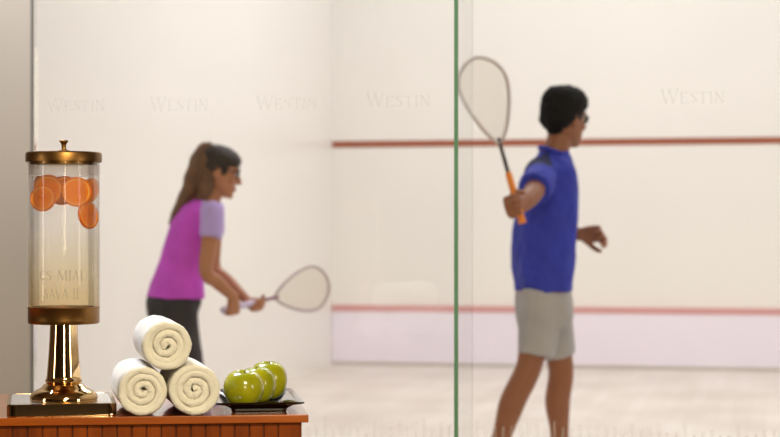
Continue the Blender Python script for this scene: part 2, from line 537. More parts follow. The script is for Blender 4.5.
disp = thing('drink_dispenser', 'tall glass drink dispenser of orange slice water with bronze lid and brass pedestal', 'drink dispenser', dp+V((0, 0, TH)), CR)
z0 = TH
def dl(name, prof, m, n=96, parent=disp, smooth=True):
    bm = bmesh.new(); lathe(bm, [(r, z-z0) for r, z in prof], n)
    o = link(name, bm, m, parent, smooth)
    if smooth:
        md = o.modifiers.new('es', 'EDGE_SPLIT'); md.split_angle = radians(38)
    return o
px = lambda w: w/2/SC
Zd, Zc, Zk = zz(384), zz(323.5), zz(306.5)
# pedestal: foot ring, rounded base, waist, tapering column
dl('pedestal_base', [(0, TH-.0004), (px(65), TH-.0003), (px(67), TH+.0012), (px(67.4), TH+.004), (px(66.8), TH+.008), (px(64.5), TH+.0125), (px(60), TH+.0168), (px(53), TH+.0208), (px(46), TH+.0236), (px(40), Zd-.0008), (px(36), Zd+.001), (px(33), Zd+.003), (0, Zd+.003)], M['brass'])
dl('pedestal_column', [(0, Zd+.002), (px(33), Zd+.002), (px(36), Zd+.004), (px(37), Zd+.0065), (px(36), Zd+.009), (px(34.5), Zd+.011), (px(33.5), Zd+.016), (px(31), Zd+.045), (px(28.5), Zd+.08), (px(27), Zc+.001), (0, Zc+.001)], M['brass'])
dl('collar', [(0, Zc), (px(66), Zc), (px(69.5), Zc+.0005), (px(70.6), Zc+.003), (px(70.8), Zc+.008), (px(70.8), Zk-.003), (px(72), Zk-.0015), (px(72), Zk), (px(62), Zk), (px(62), Zk-.004), (0, Zk-.004)], M['bronze'])
Rg = px(71.6)
ZL = zz(162.5)
dl('glass_cylinder', [(Rg-.0016, Zk), (Rg, Zk), (Rg, ZL+.001), (Rg+.001, ZL+.003), (Rg-.0016, ZL+.003), (Rg-.0016, Zk)], M['tube'])
Zs = zz(176.2)
lq = veil('orange_water', (250, 246, 236), .17, .7, (zz(300)-z0, (246, 235, 208), zz(225)-z0, (255, 254, 251)))
dl('orange_water', [(0, Zk+.002), (Rg-.0021, Zk+.002), (Rg-.0021, Zs-.001), (Rg-.0026, Zs), (0, Zs)], lq)
dl('condensation', [(Rg-.0023, Zs+.0005), (Rg-.0019, Zs+.0005), (Rg-.0019, ZL-.005), (Rg-.0023, ZL-.005), (Rg-.0023, Zs+.0005)], veil('condensation_film', (240, 236, 232), .3, .6))
Zt = zz(152.3)
lid = dl('lid', [(Rg-.006, ZL-.004), (Rg-.004, ZL-.004), (Rg-.004, ZL+.0032), (px(74), ZL+.0032), (px(74.4), ZL+.001), (px(75.6), ZL+.001), (px(75.6), Zt-.0035), (px(74.4), Zt-.0012), (px(73), Zt), (px(30), Zt+.0012), (0, Zt+.0014), (0, ZL+.006), (Rg-.006, ZL+.006), (Rg-.006, ZL-.004)], M['bronze'])
Kt = zz(140.2)
dl('lid_knob', [(0, Zt+.0008), (px(11), Zt+.0009), (px(11), Zt+.0035), (px(9), Zt+.0045), (px(5), Zt+.006), (px(4.2), Zt+.0085), (px(4.8), Kt-.008), (px(7.5), Kt-.004), (px(9), Kt-.0025), (px(9), Kt-.0008), (px(8), Kt), (0, Kt)], M['bronze'], 40, lid)
# pressed marks low on the glass, too soft to read
bm = bmesh.new()
for word, xc, yt, sz in (('CS MIAI', 62, 270, 9.5), ('SAVA II', 62, 288, 9.5)):
    q, w = lettering(word, 1, 1, 1)
    for quad in q:
        vs = []
        for p in quad:
            a = ((p.x/w)-.5)*(46 if word[0] == 'C' else 36)/SC
            ang = a/Rg
            z = zz(yt+sz*(1-p.y))-z0
            vs.append(V(((Rg+.0004)*sin(ang), -(Rg+.0004)*cos(ang), z)))
        bm.faces.new([bm.verts.new(v) for v in vs])
        bm.faces.new([bm.verts.new(v*1) for v in reversed([v-V((v.x, v.y, 0)).normalized()*.0003 for v in vs])])
link('pressed_lettering', bm, veil('pressed_glass_mark', (150, 140, 110), .13), disp)
# orange slices floating in a ring at the top of the water
def slice_mesh(r, th):
    a, b, c = bmesh.new(), bmesh.new(), bmesh.new()
    lathe(a, [(r*.86, -th/2), (r*.97, -th/2), (r, -th*.25), (r, th*.25), (r*.97, th/2), (r*.86, th/2), (r*.86, -th/2)], 40)
    lathe(b, [(r*.80, -th/2-.0002), (r*.865, -th/2-.0002), (r*.865, th/2+.0002), (r*.80, th/2+.0002), (r*.80, -th/2-.0002)], 40)
    n = 9
    for k in range(n):                        # segments
        a0 = 2*pi*(k+.06)/n; a1 = 2*pi*(k+.94)/n
        pts = [(r*.08, (a0+a1)/2)]+[(r*.79, a0+(a1-a0)*j/5) for j in range(6)]
        lo = [c.verts.new(V((q*cos(t), q*sin(t), -th/2))) for q, t in pts]
        hi = [c.verts.new(V((q*cos(t), q*sin(t), th/2))) for q, t in pts]
        c.faces.new(list(reversed(lo))); c.faces.new(hi)
        for i in range(7): c.faces.new((lo[i], lo[(i+1) % 7], hi[(i+1) % 7], hi[i]))
    lathe(c, [(0, -th*.3), (r*.81, -th*.3), (r*.81, th*.3), (0, th*.3)], 40)
    return a, b, c
def orange(loc, rot, r, label, th=.006):
    t = thing('orange_slice', label, 'orange slice', loc, 0, 'orange slices in the dispenser')
    t.rotation_euler = rot
    a, b, c = slice_mesh(r, th)
    link('flesh', c, M['flesh'], t); link('pith', b, M['pith'], t); link('peel', a, M['peel'], t, True)
    return t
def in_disp(pxx, py, out):
    """point inside the cylinder seen at (pxx,py); out = how far towards the viewer from the axis"""
    d = ddep-out
    return P(pxx, py, d)
def face_rot(yaw_deg, tilt_deg):
    return (radians(90+tilt_deg), 0, YAW+radians(yaw_deg))
orange(in_disp(43.0, 198.2, .0445), face_rot(-12, -6), px(26.5), 'orange slice standing flat against the left of the dispenser glass')
orange(in_disp(48.5, 189.6, .034), face_rot(-4, 4), px(30), 'deep orange slice half hidden behind the leftmost slice')
orange(in_disp(76.6, 191.8, .045), face_rot(10, 3), px(29.5), 'bright round orange slice facing out below the right of the lid')
orange(in_disp(88.2, 215.0, .030), face_rot(58, -8), px(28), 'lowest orange slice seen edgeways at the right of the dispenser')
orange(in_disp(90.5, 190.0, .012), face_rot(60, 8), px(24), 'yellowish orange slice above the lowest slice at the right')
orange(in_disp(62, 190.8, -.012), face_rot(6, -10), px(29), 'orange slice floating behind the gap between the front slices')
orange(in_disp(39.5, 188.0, -.006), face_rot(-58, 4), px(24), 'orange slice at the back left of the dispenser')
orange(in_disp(77, 190.5, -.030), face_rot(20, -4), px(27), 'orange slice at the back right of the dispenser')
orange(in_disp(66, 189.8, .016), face_rot(-14, 5), px(27.5), 'orange slice wedged between the bright round slice and the deep orange one')
orange(in_disp(53, 190.5, -.036), face_rot(-10, 7), px(27), 'orange slice at the very back of the dispenser')

# ------------------------------------------------------------------ rolled towels
def towel_mesh(R, L, turns, seed):
    """a cloth of thickness t rolled into a spiral, its long edges rounded"""
    pitch = (R-.0012)/(turns+.45)
    t = pitch*.985
    Rm = R-t/2
    steps = int(turns*44)
    bm = bmesh.new(); rings = []
    tot = (turns+.95)*2*pi-.35
    nst = int(tot/(2*pi)*70)
    m = 11
    for i in range(nst+1):
        th = tot*i/nst
        r = min(.0012+pitch*th/(2*pi), Rm)
        wob = .0011*mnoise.noise(V((cos(th)*2.1+seed, sin(th)*2.1, th*.25)))
        r += wob*(1 if r < Rm else .5)
        ax = .0022*mnoise.noise(V((th*.55, seed*3.1, 0))) + .004*(1-r/R)   # the middle stands out or in a little
        prof = []
        hl = L/2
        e = t/2
        endend = 1.0
        if nst-i < 4: endend = .35+.16*(nst-i)
        if i < 3: endend = .5+.2*i
        hh = e*endend
        for k in range(m+1):           # near edge, rounded
            a = pi*k/m
            prof.append((hh*cos(a), -hl+ax+hh*.9*(1-sin(a))))
        for k in range(m+1):           # far edge, rounded
            a = pi*k/m
            prof.append((-hh*cos(a), hl-ax-hh*.9*(1-sin(a))))
        rings.append([V(((r+q)*cos(-th+seed), y, (r+q)*sin(-th+seed))) for q, y in prof])
    ring_loft(bm, rings)
    bmesh.ops.recalc_face_normals(bm, faces=bm.faces)
    # split the long sides so that they can carry pile
    es = [e for e in bm.edges if e.calc_length() > L*.6]
    bmesh.ops.subdivide_edges(bm, edges=es, cuts=16, use_grid_fill=True)
    for v in bm.verts:
        q = v.co*230
        v.co += V((mnoise.noise(q), mnoise.noise(q+V((9, 3, 1))), mnoise.noise(q+V((2, 8, 5)))))*.0014
        q = v.co*38+V((seed, 0, 0))
        rr = V((v.co.x, 0, v.co.z)); 
        if rr.length > 1e-4: v.co += rr.normalized()*(mnoise.noise(q)*.0012)
    return bm
TR = .0455
def towel(px_, py_, off_d, seed, label, turns=2.7, R=TR):
    d = off_d
    c = P(px_, py_, d)
    rz = YAW+radians(12)
    L = .255
    t = thing('rolled_towel', label, 'towel', (0, 0, 0), rz, 'rolled white towels')
    o = link('towel_roll', towel_mesh(R, L, turns, seed), M['towel'], t, True)
    t.location = c+V((-sin(rz), cos(rz), 0))*(L/2)
    return t
# the two lower rolls lie on the top, the third in the hollow between them
def dist_for_height(py_, z): return (EYE-z)*F/(py_-HOR)
dl_ = dist_for_height(391.6, TOP+TR+.0005)
d_r = dist_for_height(390.4, TOP+.0472+.0005)
towel(142.9, 391.6, dl_, .4, 'rolled white towel at the lower left beside the metal tray')
towel(195.0, 390.4, d_r, 2.3, 'rolled white towel at the lower right beside the black plate', 2.8, .0472)
towel(167.2, 345.7, dl_+.004, 4.4, 'rolled white towel on top of the other two', 2.6)

# ------------------------------------------------------------------ black plate and apples
PR = YAW+radians(7.5)
PW, PD, PH = .168, .31, .0208
pc = PZ(260.4, 3.462, TOP)+V((-sin(PR), cos(PR), 0))*(PD/2)
plate = thing('black_plate', 'glossy black oblong plate with a flared rim carrying three apples', 'plate', pc, PR)
bm = bmesh.new(); rings = []
for ins, z, r in ((.034, 0, .006), (.032, .0008, .007), (.031, .006, .007), (.021, .0125, .007), (.001, PH-.0035, .006), (0, PH-.002, .006), (.0012, PH-.0002, .006), (.012, PH-.0028, .006), (.022, .0125, .007), (.031, .0075, .007), (.036, .0065, .007)):
    rings.append([V((x, y, z)) for x, y in rrect(PW/2-ins, PD/2-ins, r, 4)])
ring_loft(bm, rings)
link('dish', bm, M['ceramic'], plate, False)
def apple(px_, d, R, hgt, rz, tilt, label):
    zb = TOP+.0070+(.0026 if tilt[0] else .0006)
    loc = PZ(px_, d, zb)
    t = thing('green_apple', label, 'apple', loc, rz, 'green apples on the black plate')
    bm = bmesh.new(); prof = []
    n = 30
    for i in range(n+1):
        a = pi*i/n                           # from the bottom dimple to the top dimple
        r = R*sin(a)**.86*(1+.04*cos(a)*-1) if 0 < i < n else 0
        z = -cos(a)
        zz_ = hgt/2+hgt/2*z
        zz_ += hgt*.115*math.exp(-(r/(R*.30))**2) if a < pi/2 else -hgt*.20*math.exp(-(r/(R*.27))**2)
        prof.append((r, zz_))
    zmin = min(z for r, z in prof)
    prof = [(r, z-zmin) for r, z in prof]
    lathe(bm, prof, 40)
    for v in bm.verts:                       # five soft shoulders, a lopsided body
        a = atan2(v.co.y, v.co.x)
        k = 1+.016*cos(5*a)*(1 if v.co.z < hgt*.35 else .45)+.014*cos(a+1.1)
        v.co.x *= k; v.co.y *= k
    o = link('apple_flesh', bm, M['apple'], t, True); o.name = 'skin'
    bm = bmesh.new()
    zt = prof[-1][1]
    tube(bm, curve_pts([V((0, 0, zt-.002)), V((.0005, 0, zt+.006)), V((.0022, .001, zt+.0125))]), .0011, 8)
    link('stem', bm, M['stem'], t, True)
    t.rotation_euler = (radians(tilt[0]), radians(tilt[1]), rz)
    return t
apple(242.7, 3.522, .0386, .0740, YAW+.1, (7, 2), 'green apple at the front of the black plate')
apple(256.6, 3.612, .0374, .0745, 1.7, (0, 0), 'green apple in the middle between two others')
apple(267.3, 3.682, .0382, .0795, YAW-.2, (4, 3), 'green apple at the back of the black plate')
# ------------------------------------------------------------------ people
M['skin_m'] = mat('tanned_skin', (150, 96, 66), .5, sss=.1, var=(14, .06))
M['skin_w'] = mat('light_brown_skin', (178, 122, 88), .5, sss=.1, var=(14, .05))
M['hair_m'] = mat('black_hair', (12, 10, 11), .65, spec=.2, bump=(160, .6, .004))
M['hair_w'] = mat('dark_brown_hair', (44, 30, 24), .5, bump=(150, .6, .004))
M['tail_w'] = mat('brown_hair', (104, 72, 46), .5, bump=(150, .6, .004), var=(30, .25))
M['blue'] = mat('blue_sports_jersey', (46, 58, 178), .75, bump=(7, .9, .06), var=(9, .12))
M['navy'] = mat('navy_jersey_panel', (34, 36, 84), .75, bump=(11, .55, .03))
M['grey'] = mat('grey_sports_shorts', (176, 173, 176), .85, bump=(10, .6, .03), var=(9, .08))
M['magenta'] = mat('magenta_sports_top', (204, 80, 214), .75, bump=(10, .8, .04), var=(9, .1))
M['lilac'] = mat('lilac_sleeve', (186, 164, 226), .75, bump=(11, .5, .02))
M['charcoal'] = mat('charcoal_leggings', (46, 42, 44), .7, bump=(12, .4, .02))
M['white_shoe'] = mat('white_shoe_leather', (224, 222, 218), .5)
M['sole'] = mat('gum_sole', (150, 104, 62), .6)
M['sock'] = mat('white_sock', (230, 228, 224), .9)
M['eye_white'] = mat('eye_white', (232, 226, 218), .2)
M['eye_dark'] = mat('dark_iris', (28, 18, 12), .15)
M['lens'] = mat('dark_spectacle_lens', (30, 24, 26), .1)
M['lip'] = mat('lip', (140, 72, 62), .5)
M['frame_silver'] = mat('pale_racket_frame', (206, 196, 200), .35, .2)
M['shaft_dark'] = mat('dark_racket_shaft', (66, 56, 60), .35, .2)
M['grip_orange'] = mat('orange_grip_tape', (244, 146, 60), .7, bump=(90, .4, .002))
M['frame_lilac'] = mat('grey_lilac_racket_frame', (196, 184, 188), .35, .1)
M['grip_lilac'] = mat('pale_lilac_grip_tape', (214, 202, 232), .7, bump=(90, .4, .002))
M['shaft_plum'] = mat('plum_racket_shaft', (128, 62, 92), .4)

HEADSEC = [(-.118, .058, .016, .016), (-.110, .052, .030, .031), (-.095, .040, .044, .050), (-.07, .024, .057, .070), (-.04, .010, .066, .086), (0, -.002, .072, .095), (.04, -.006, .075, .098), (.075, -.008, .070, .091), (.1, -.01, .055, .072), (.116, -.012, .034, .045), (.122, -.012, .012, .018)]
class Head:
    def __init__(s, C, f, u, k=1.0):
        s.C = C; s.f = f.normalized(); s.r = s.f.cross(u).normalized(); s.u = s.r.cross(s.f).normalized(); s.k = k
        s.R = Matrix((s.r, s.f, s.u)).transposed()
    def __call__(s, x, y, z): return s.C+(s.r*x+s.f*y+s.u*z)*s.k
    def flesh(s, bm):
        loft(bm, [(s(0, y, z), s.r*hw*s.k, s.f*hd*s.k) for z, y, hw, hd in HEADSEC], 28, 2.15)
        tube(bm, [s(0, .088, .018), s(0, .099, -.005), s(0, .113, -.030)], [.008*s.k, .010*s.k, .0135*s.k], 12)   # nose
        for e in (-1, 1):
            ball(bm, s(e*.011, .101, -.034), .0105*s.k, None, None, None, 10)
            tube(bm, [s(e*.012, .090, .026), s(e*.034, .086, .030), s(e*.052, .072, .024)], [.009*s.k, .010*s.k, .007*s.k], 10)  # brow
            ball(bm, s(e*.046, .066, -.030), .020*s.k, .018*s.k, .017*s.k, s.R, 12)       # cheek
            ball(bm, s(e*.074, -.012, -.010), .010*s.k, .019*s.k, .032*s.k, s.R, 14)      # ear
        tube(bm, [s(-.022, .088, -.066), s(0, .098, -.064), s(.022, .088, -.066)], [.005*s.k, .008*s.k, .005*s.k], 10)
        tube(bm, [s(-.018, .088, -.076), s(0, .097, -.077), s(.018, .088, -.076)], [.005*s.k, .008*s.k, .005*s.k], 10)
        ball(bm, s(0, .082, -.103), .020*s.k, .017*s.k, .015*s.k, s.R, 12)
    def eyes(s, person):
        for e in (-1, 1):
            bm = bmesh.new(); ball(bm, s(e*.032, .0865, .004), .0115*s.k, None, None, None, 14)
            o = put(link('eye', bm, M['eye_white'], None, True), person)
            bm = bmesh.new(); ball(bm, s(e*.033, .0945, .004), .0062*s.k, .0045*s.k, .0062*s.k, s.R, 12)
            q = link('iris', bm, M['eye_dark'], None, True); q.parent = o; q.matrix_parent_inverse = Matrix.Translation(-V(person.location))
            q.matrix_parent_inverse = Matrix.Identity(4)
            bm = bmesh.new()
            tube(bm, curve_pts([s(e*.014, .098, .0275), s(e*.034, .0965, .0335), s(e*.052, .082, .027)]), .0035*s.k, 8)
            put(link('eyebrow', bm, M['hair_m'], None, True), person)
        bm = bmesh.new()
        tube(bm, curve_pts([s(-.021, .0945, -.070), s(0, .1035, -.0705), s(.021, .0945, -.070)]), [.003*s.k]*13, 8)
        put(link('lips', bm, M['lip'], None, True), person)
    def glasses(s, person):
        bm = bmesh.new()
        for e in (-1, 1):
            rings = []
            for q, (w_, h_) in ((-.002, (.0285, .019)), (.002, (.0285, .019))):
                rings.append([s(e*.034+w_*cos(a)*(abs(cos(a))**-.25 if abs(cos(a)) > .05 else 1)*.95, .1005+q-.012*abs(cos(a))*(1 if cos(a)*e > 0 else .1), .004+h_*sin(a)) for a in [2*pi*i/24 for i in range(24)]])
            ring_loft(bm, rings)
            tube(bm, [s(e*.062, .094, .010), s(e*.079, .06, .012), s(e*.0825, -.005, .014), s(e*.082, -.028, -.004)], .0028*s.k, 8)
        tube(bm, [s(-.009, .103, .008), s(.009, .103, .008)], .003*s.k, 8)
        g = put(link('glasses', bm, M['lens'], None, True), person); g['label'] = 'dark sports glasses'

def hand(bm, wrist, f, t, n, k=1.0, curls=((70, 75, 50),)*4, thumb=1.0):
    """f: towards the fingers, t: thumb side, n: out of the palm"""
    loft(bm, [(wrist+f*(a*k), t*(w_*k), n*(h_*k)) for a, w_, h_ in ((-.02, .026, .021), (.0, .028, .020), (.03, .037, .017), (.065, .042, .0145), (.088, .041, .0125), (.096, .036, .009))], 18, 2.6)
    ball(bm, wrist+(f*.030+t*.024+n*.010)*k, .019*k)
    for i, (off, ln) in enumerate(((.031, .074), (.0105, .083), (-.0105, .077), (-.031, .060))):
        p = wrist+(f*(.088-.004*abs(i-1))+t*off)*k; a = 0; pts = [wrist+(f*.06+t*off*.9)*k, p]; d = f
        spread = t*(off*.9)
        for j, fr in enumerate((.46, .30, .24)):
            a += radians(curls[i][j])
            d = (f*cos(a)+n*sin(a)+spread*(1 if a < .9 else 0)).normalized()
            p = p+d*(ln*fr*k); pts.append(p)
        tube(bm, pts, [.0105*k, .0100*k, .0092*k, .0086*k, .0074*k], 10)
    r0 = wrist+(f*.028+t*.030+n*.006)*k
    d1 = (t*.62+f*.66+n*.42).normalized(); d2 = (f*(.75-.35*thumb)+t*(.45-.65*thumb)+n*(.3+.5*thumb)).normalized()
    d3 = (f*(.85-.65*thumb)+t*(.3-.8*thumb)+n*(.2+.6*thumb)).normalized()
    p1 = r0+d1*(.036*k); p2 = p1+d2*(.030*k); p3 = p2+d3*(.024*k)
    tube(bm, [wrist+(f*.012+t*.016)*k, r0, p1, p2, p3], [.014*k, .0135*k, .0115*k, .0105*k, .0085*k], 10)

def limb(bm, pts, rads, k=5, n=16):
    p, r = curve_pts(pts, rads, k); tube(bm, p, r, n)
def flat_limb(bm, pts, rads, n=18):
    tube(bm, pts, rads, n, round_ends=False)

def shoe(person, ankle, fwd):
    """a low court shoe with its sole on the floor"""
    f = V((fwd.x, fwd.y, 0)).normalized(); s = f.cross(UP)
    o_ = V((ankle.x, ankle.y, 0))
    bm = bmesh.new()
    loft(bm, [(o_+f*a+UP*z, s*w_, UP*h_) for a, z, w_, h_ in ((-.072, .045, .022, .028), (-.06, .052, .034, .040), (-.02, .056, .040, .046), (.04, .052, .043, .040), (.09, .042, .047, .030), (.14, .036, .048, .024), (.175, .033, .040, .019), (.195, .030, .022, .013))], 20, 2.4)
    limb(bm, [o_+UP*.06, V((ankle.x, ankle.y, ankle.z*.6+.045))], [.042, .040])
    up = put(fuse('shoe', bm, .005, M['white_shoe']), person)
    bm = bmesh.new()
    rings = []
    for z in (0, .003, .018, .021):
        g = .003 if z in (.003, .018) else 0
        rings.append([o_+f*(.062+(.134+g)*cos(t))+s*((.040+g+.008*cos(t))*sin(t))+UP*z for t in [2*pi*i/32 for i in range(32)]])
    ring_loft(bm, rings)
    so = link('sole', bm, M['sole']); so.parent = up; so.matrix_parent_inverse = Matrix.Identity(4)

def racket(name, label, group, butt, tip, face_n, mats, head_w=.097):
    ax = (tip-butt).normalized(); n = (face_n-ax*face_n.dot(ax)).normalized(); s = n.cross(ax)
    r = thing(name, label, 'squash racket', butt, 0)
    Rm = Matrix((ax, s, n)).transposed()
    T = lambda x, y, z=0: Rm @ V((x, y, z))
    Lr = (tip-butt).length
    h0 = Lr*.475
    wid = [(0, .004), (.06, .022), (.15, .042), (.28, .063), (.42, .081), (.55, .092), (.66, .097), (.77, .093), (.87, .076), (.94, .052), (.98, .028), (1, .0)]
    def w_at(t):
        for (a, b), (c, d) in zip(wid, wid[1:]):
            if a <= t <= c: return (b+(d-b)*(t-a)/(c-a))*head_w/.097
        return 0
    ctl = [T(h0+(Lr-.007-h0)*t, w_*head_w/.097) for t, w_ in wid]+[T(h0+(Lr-.007-h0)*t, -w_*head_w/.097) for t, w_ in reversed(wid[:-1])]
    loop = curve_pts(ctl, None, 4)
    bm = bmesh.new(); tube(bm, loop, .0074, 10, closed=False)
    fr = link('frame', bm, mats[0], r, True)
    bm = bmesh.new(); tube(bm, [T(Lr*.27, 0), T(h0*.9, 0), T(h0+.014, 0)], [.0085, .0078, .0085], 12)
    link('shaft', bm, mats[1], r, True)
    bm = bmesh.new()
    lathe(bm, [(0, 0), (.015, .0), (.0165, .003), (.0165, .009), (.0145, .014), (.0138, .1), (.0132, Lr*.29), (.0105, Lr*.30), (0, Lr*.30)], 14, V((0, 0, 0)), Rm @ Matrix.Rotation(pi/2, 3, 'Y'))
    gp = link('grip', bm, mats[2], r, True); 
    gp['label'] = mats[3]
    bm = bmesh.new()
    Lh = Lr-.007-h0
    i = 0; x = .03
    while x < Lh-.006:
        w_ = w_at(x/Lh); tube(bm, [T(h0+x, -w_, .0006), T(h0+x, w_, .0006)], .00105, 5, round_ends=False); x += .0155
    y = -head_w+.010
    while y < head_w-.004:
        ts = [t/200 for t in range(1, 200) if w_at(t/200) >= abs(y)]
        if len(ts) > 4: tube(bm, [T(h0+Lh*ts[0], y, -.0006), T(h0+Lh*ts[-1], y, -.0006)], .00105, 5, round_ends=False)
        y += .0125
    link('string_bed', bm, M['string'], r)
    return r, ax, n, s

def paint(o, mats, test):
    o.data.materials.clear()
    for m in mats: o.data.materials.append(m)
    for p in o.data.polygons: p.material_index = test(p.center)
def seg_dist(p, a, b):
    t = max(0, min(1, (p-a).dot(b-a)/(b-a).length_squared)); return (p-a-(b-a)*t).length

# ================================================= the man
D = 7.7
J = lambda x, y, dd=0: P(x, y, D+dd)
fd = (RT*cos(radians(12))+FW*sin(radians(12))); rd = fd.cross(UP)
mb = J(545, 300); man = thing('person', 'man in a blue jersey and grey shorts holding a squash racket out behind him', 'person', (mb.x, mb.y, 0))
rk, ax, nn, ss = racket('squash_racket', 'squash racket with an orange grip held up by the man', None, J(522.5, 223, -.62), J(475.0, 56.0, -.50), -FW+RT*.12, (M['frame_silver'], M['shaft_dark'], M['grip_orange'], 'orange grip'), .096)
bm = bmesh.new()
hd = Head(J(563.5, 119, 0), RT*cos(radians(45))+FW*sin(radians(45)), UP+RT*.05)
hd.flesh(bm)
limb(bm, [J(561, 128), J(558.5, 142), J(553, 160)], [.052, .053, .062])
tors = [(552, 156, .050, .075), (550.5, 166, .080, .145), (549.5, 180, .096, .185), (547, 205, .110, .185), (544, 235, .112, .170), (543, 262, .104, .158), (543, 288, .102, .168), (543.5, 305, .092, .150), (544, 314, .06, .11)]
loft(bm, [(J(x, y), fd*a, rd*b) for x, y, a, b in tors], 26, 2.3)
shN, shF = J(542.5, 174, -.165), J(556, 172, .175)
G = J(522.5, 223, -.62)+ax*.072                    # where the right hand closes on the grip
elN = J(532.5, 194, -.40)
t_ = ax; fa = (G-elN).normalized(); f_ = (fa-ax*fa.dot(ax)).normalized(); n_ = t_.cross(f_)
wrN = G-n_*.031-f_*.066
limb(bm, [shN, shN.lerp(elN, .5), elN, elN.lerp(wrN, .4), wrN], [.052, .047, .040, .041, .028])
hand(bm, wrN, f_, t_, n_, 1.08)
elF = J(556, 228, .30); wrF = J(579.5, 234.5, .12)
limb(bm, [shF, shF.lerp(elF, .5), elF, elF.lerp(wrF, .4), wrF], [.052, .047, .040, .040, .028])
ff = (RT*.95-FW*.22+UP*.05).normalized(); nf = (-FW*.85-UP*.5); nf = (nf-ff*nf.dot(ff)).normalized(); tf = nf.cross(ff)
hand(bm, wrF, ff, -tf, nf, 1.0, ((40, 50, 35), (48, 55, 38), (55, 60, 40), (60, 60, 40)), .55)
hpN, hpF = J(544, 282, -.075), J(545, 288, .070)
knN, knF = J(527, 372, -.12), J(561, 374, .12)
anN, anF = PZ(488, D-.10, .085), PZ(558.5, D+.16, .085)
for hp, kn, an in ((hpN, knN, anN), (hpF, knF, anF)):
    sh = kn.lerp(an, .30)-fd*.012
    limb(bm, [hp, hp.lerp(kn, .5), kn.lerp(hp, .06)+fd*.004, sh, kn.lerp(an, .65), an], [.074, .068, .054, .054, .041, .034])
body = put(fuse('body', bm, .0045, M['skin_m'], smooth=3), man)
hd.eyes(man)
bm = bmesh.new()
loft(bm, [(hd(0, y, z), hd.r*w_, hd.f*h_) for z, y, w_, h_ in ((-.066, -.060, .024, .014), (-.046, -.050, .046, .036), (-.015, -.040, .077, .069), (.02, -.022, .083, .084), (.05, .001, .088, .108), (.085, .006, .084, .110), (.112, .003, .072, .096), (.132, -.002, .050, .068), (.140, -.004, .022, .03))], 26, 2.2)
for e in (-1, 1): ball(bm, hd(e*.071, .022, .022), .009, .013, .030, hd.R, 12)
for k in range(46):
    a = random.uniform(0, 2*pi); q = random.uniform(.2, 1)
    c = hd(.066*q*cos(a), .002+.092*q*sin(a), .128-.050*q*q)
    ball(bm, c, random.uniform(.012, .02), seg=8)
put(fuse('hair', bm, .005, M['hair_m'], smooth=3, noise=(90, .004, .5)), man)
hd.glasses(man)
# jersey
bm = bmesh.new()
sj = [(553.5, 151, .056, .066), (553, 154.5, .062, .086), (551, 160, .078, .125), (550.5, 168, .094, .170), (549.5, 182, .108, .200), (546.5, 206, .122, .200), (543.5, 235, .125, .186), (543, 262, .118, .176), (543, 280, .113, .178), (543, 291.5, .112, .180)]
loft(bm, [(J(x, y), fd*a, rd*b) for x, y, a, b in sj], 28, 2.3)
slN = shN.lerp(elN, .80); slF = shF.lerp(elF, .62)
for a, b in ((shN, slN), (shF, slF)):
    ball(bm, a, .069); flat_limb(bm, [a, a.lerp(b, .5), b], [.069, .069, .067])
jersey = fuse('jersey', bm, .008, M['blue'], smooth=4, noise=(8.5, .014, .55))
pa, pb, pc_ = J(549, 155, -.12), J(537, 170, -.2), J(529, 190, -.30)
paint(jersey, (M['blue'], M['navy']), lambda c: 1 if min(seg_dist(c, J(544, 153, -.12), J(525, 182, -.12)), seg_dist(c, J(542, 158, -.19), J(527, 182, -.22))+.004) < .060 and (c-J(548, 170)).dot(RT) < -.002 else 0)
put(jersey, man)
bm = bmesh.new(); cN = J(554.5, 154)
tube(bm, [cN+fd*(.060*cos(t))+rd*(.068*sin(t))+UP*(-.026*cos(t)) for t in [2*pi*i/28 for i in range(28)]], .0105, 10, closed=True)
cl = link('collar', bm, M['blue'], None, True); cl.parent = jersey; cl.matrix_parent_inverse = Matrix.Identity(4)
# shorts
bm = bmesh.new()
loft(bm, [(J(x, y), fd*a, rd*b) for x, y, a, b in ((543, 287, .098, .155), (543, 297, .108, .172), (544, 312, .112, .176), (545, 326, .104, .170))], 26, 2.3)
hmN = J(535.5, 356, -.112); hmF = J(558, 356, .115)
flat_limb(bm, [J(543, 292, -.085), J(540, 318, -.095), J(538, 336, -.105), hmN], [.094, .096, .088, .080])
flat_limb(bm, [J(546, 292, .09), J(549, 318, .095), J(554, 336, .105), hmF], [.092, .090, .082, .076])
shorts = put(fuse('shorts', bm, .008, M['grey'], smooth=3, noise=(8, .009, .5)), man)
for an in (anN, anF):
    shoe(man, an, fd)
    bm = bmesh.new(); limb(bm, [V((an.x, an.y, .06)), V((an.x, an.y, .09)), an.lerp(knN if an is anN else knF, .16)], [.043, .041, .044])
    put(link('sock', bm, M['sock'], None, True), man)

# ================================================= the woman
D = 8.4
fw_ = (RT*cos(radians(10))+FW*sin(radians(10))); rw = fw_.cross(UP)
le = radians(19); aw = fw_*cos(le)-UP*sin(le)
def tilt(y):
    q = le*max(0, min(1.15, (302-y)/62)); return fw_*cos(q)-UP*sin(q)
wb = J(180, 300); woman = thing('person', 'woman with a long ponytail and a magenta top bending forward with a racket', 'person', (wb.x, wb.y, 0))
B, Tp = J(222.5, 310.5, -.10), J(330, 284, .37)
rk2, ax, nn, ss = racket('squash_racket', 'squash racket with a pale lilac grip held low by the woman', None, B, Tp, -FW+RT*.75, (M['frame_lilac'], M['shaft_plum'], M['grip_lilac'], 'pale lilac grip'), .104)
bm = bmesh.new()
hp_ = radians(13)
hd = Head(J(218.5, 171.5), fw_*cos(hp_)-UP*sin(hp_), UP*cos(hp_)+fw_*sin(hp_), .93)
hd.flesh(bm)
limb(bm, [J(219, 182), J(214, 192), J(206, 207)], [.042, .044, .052])
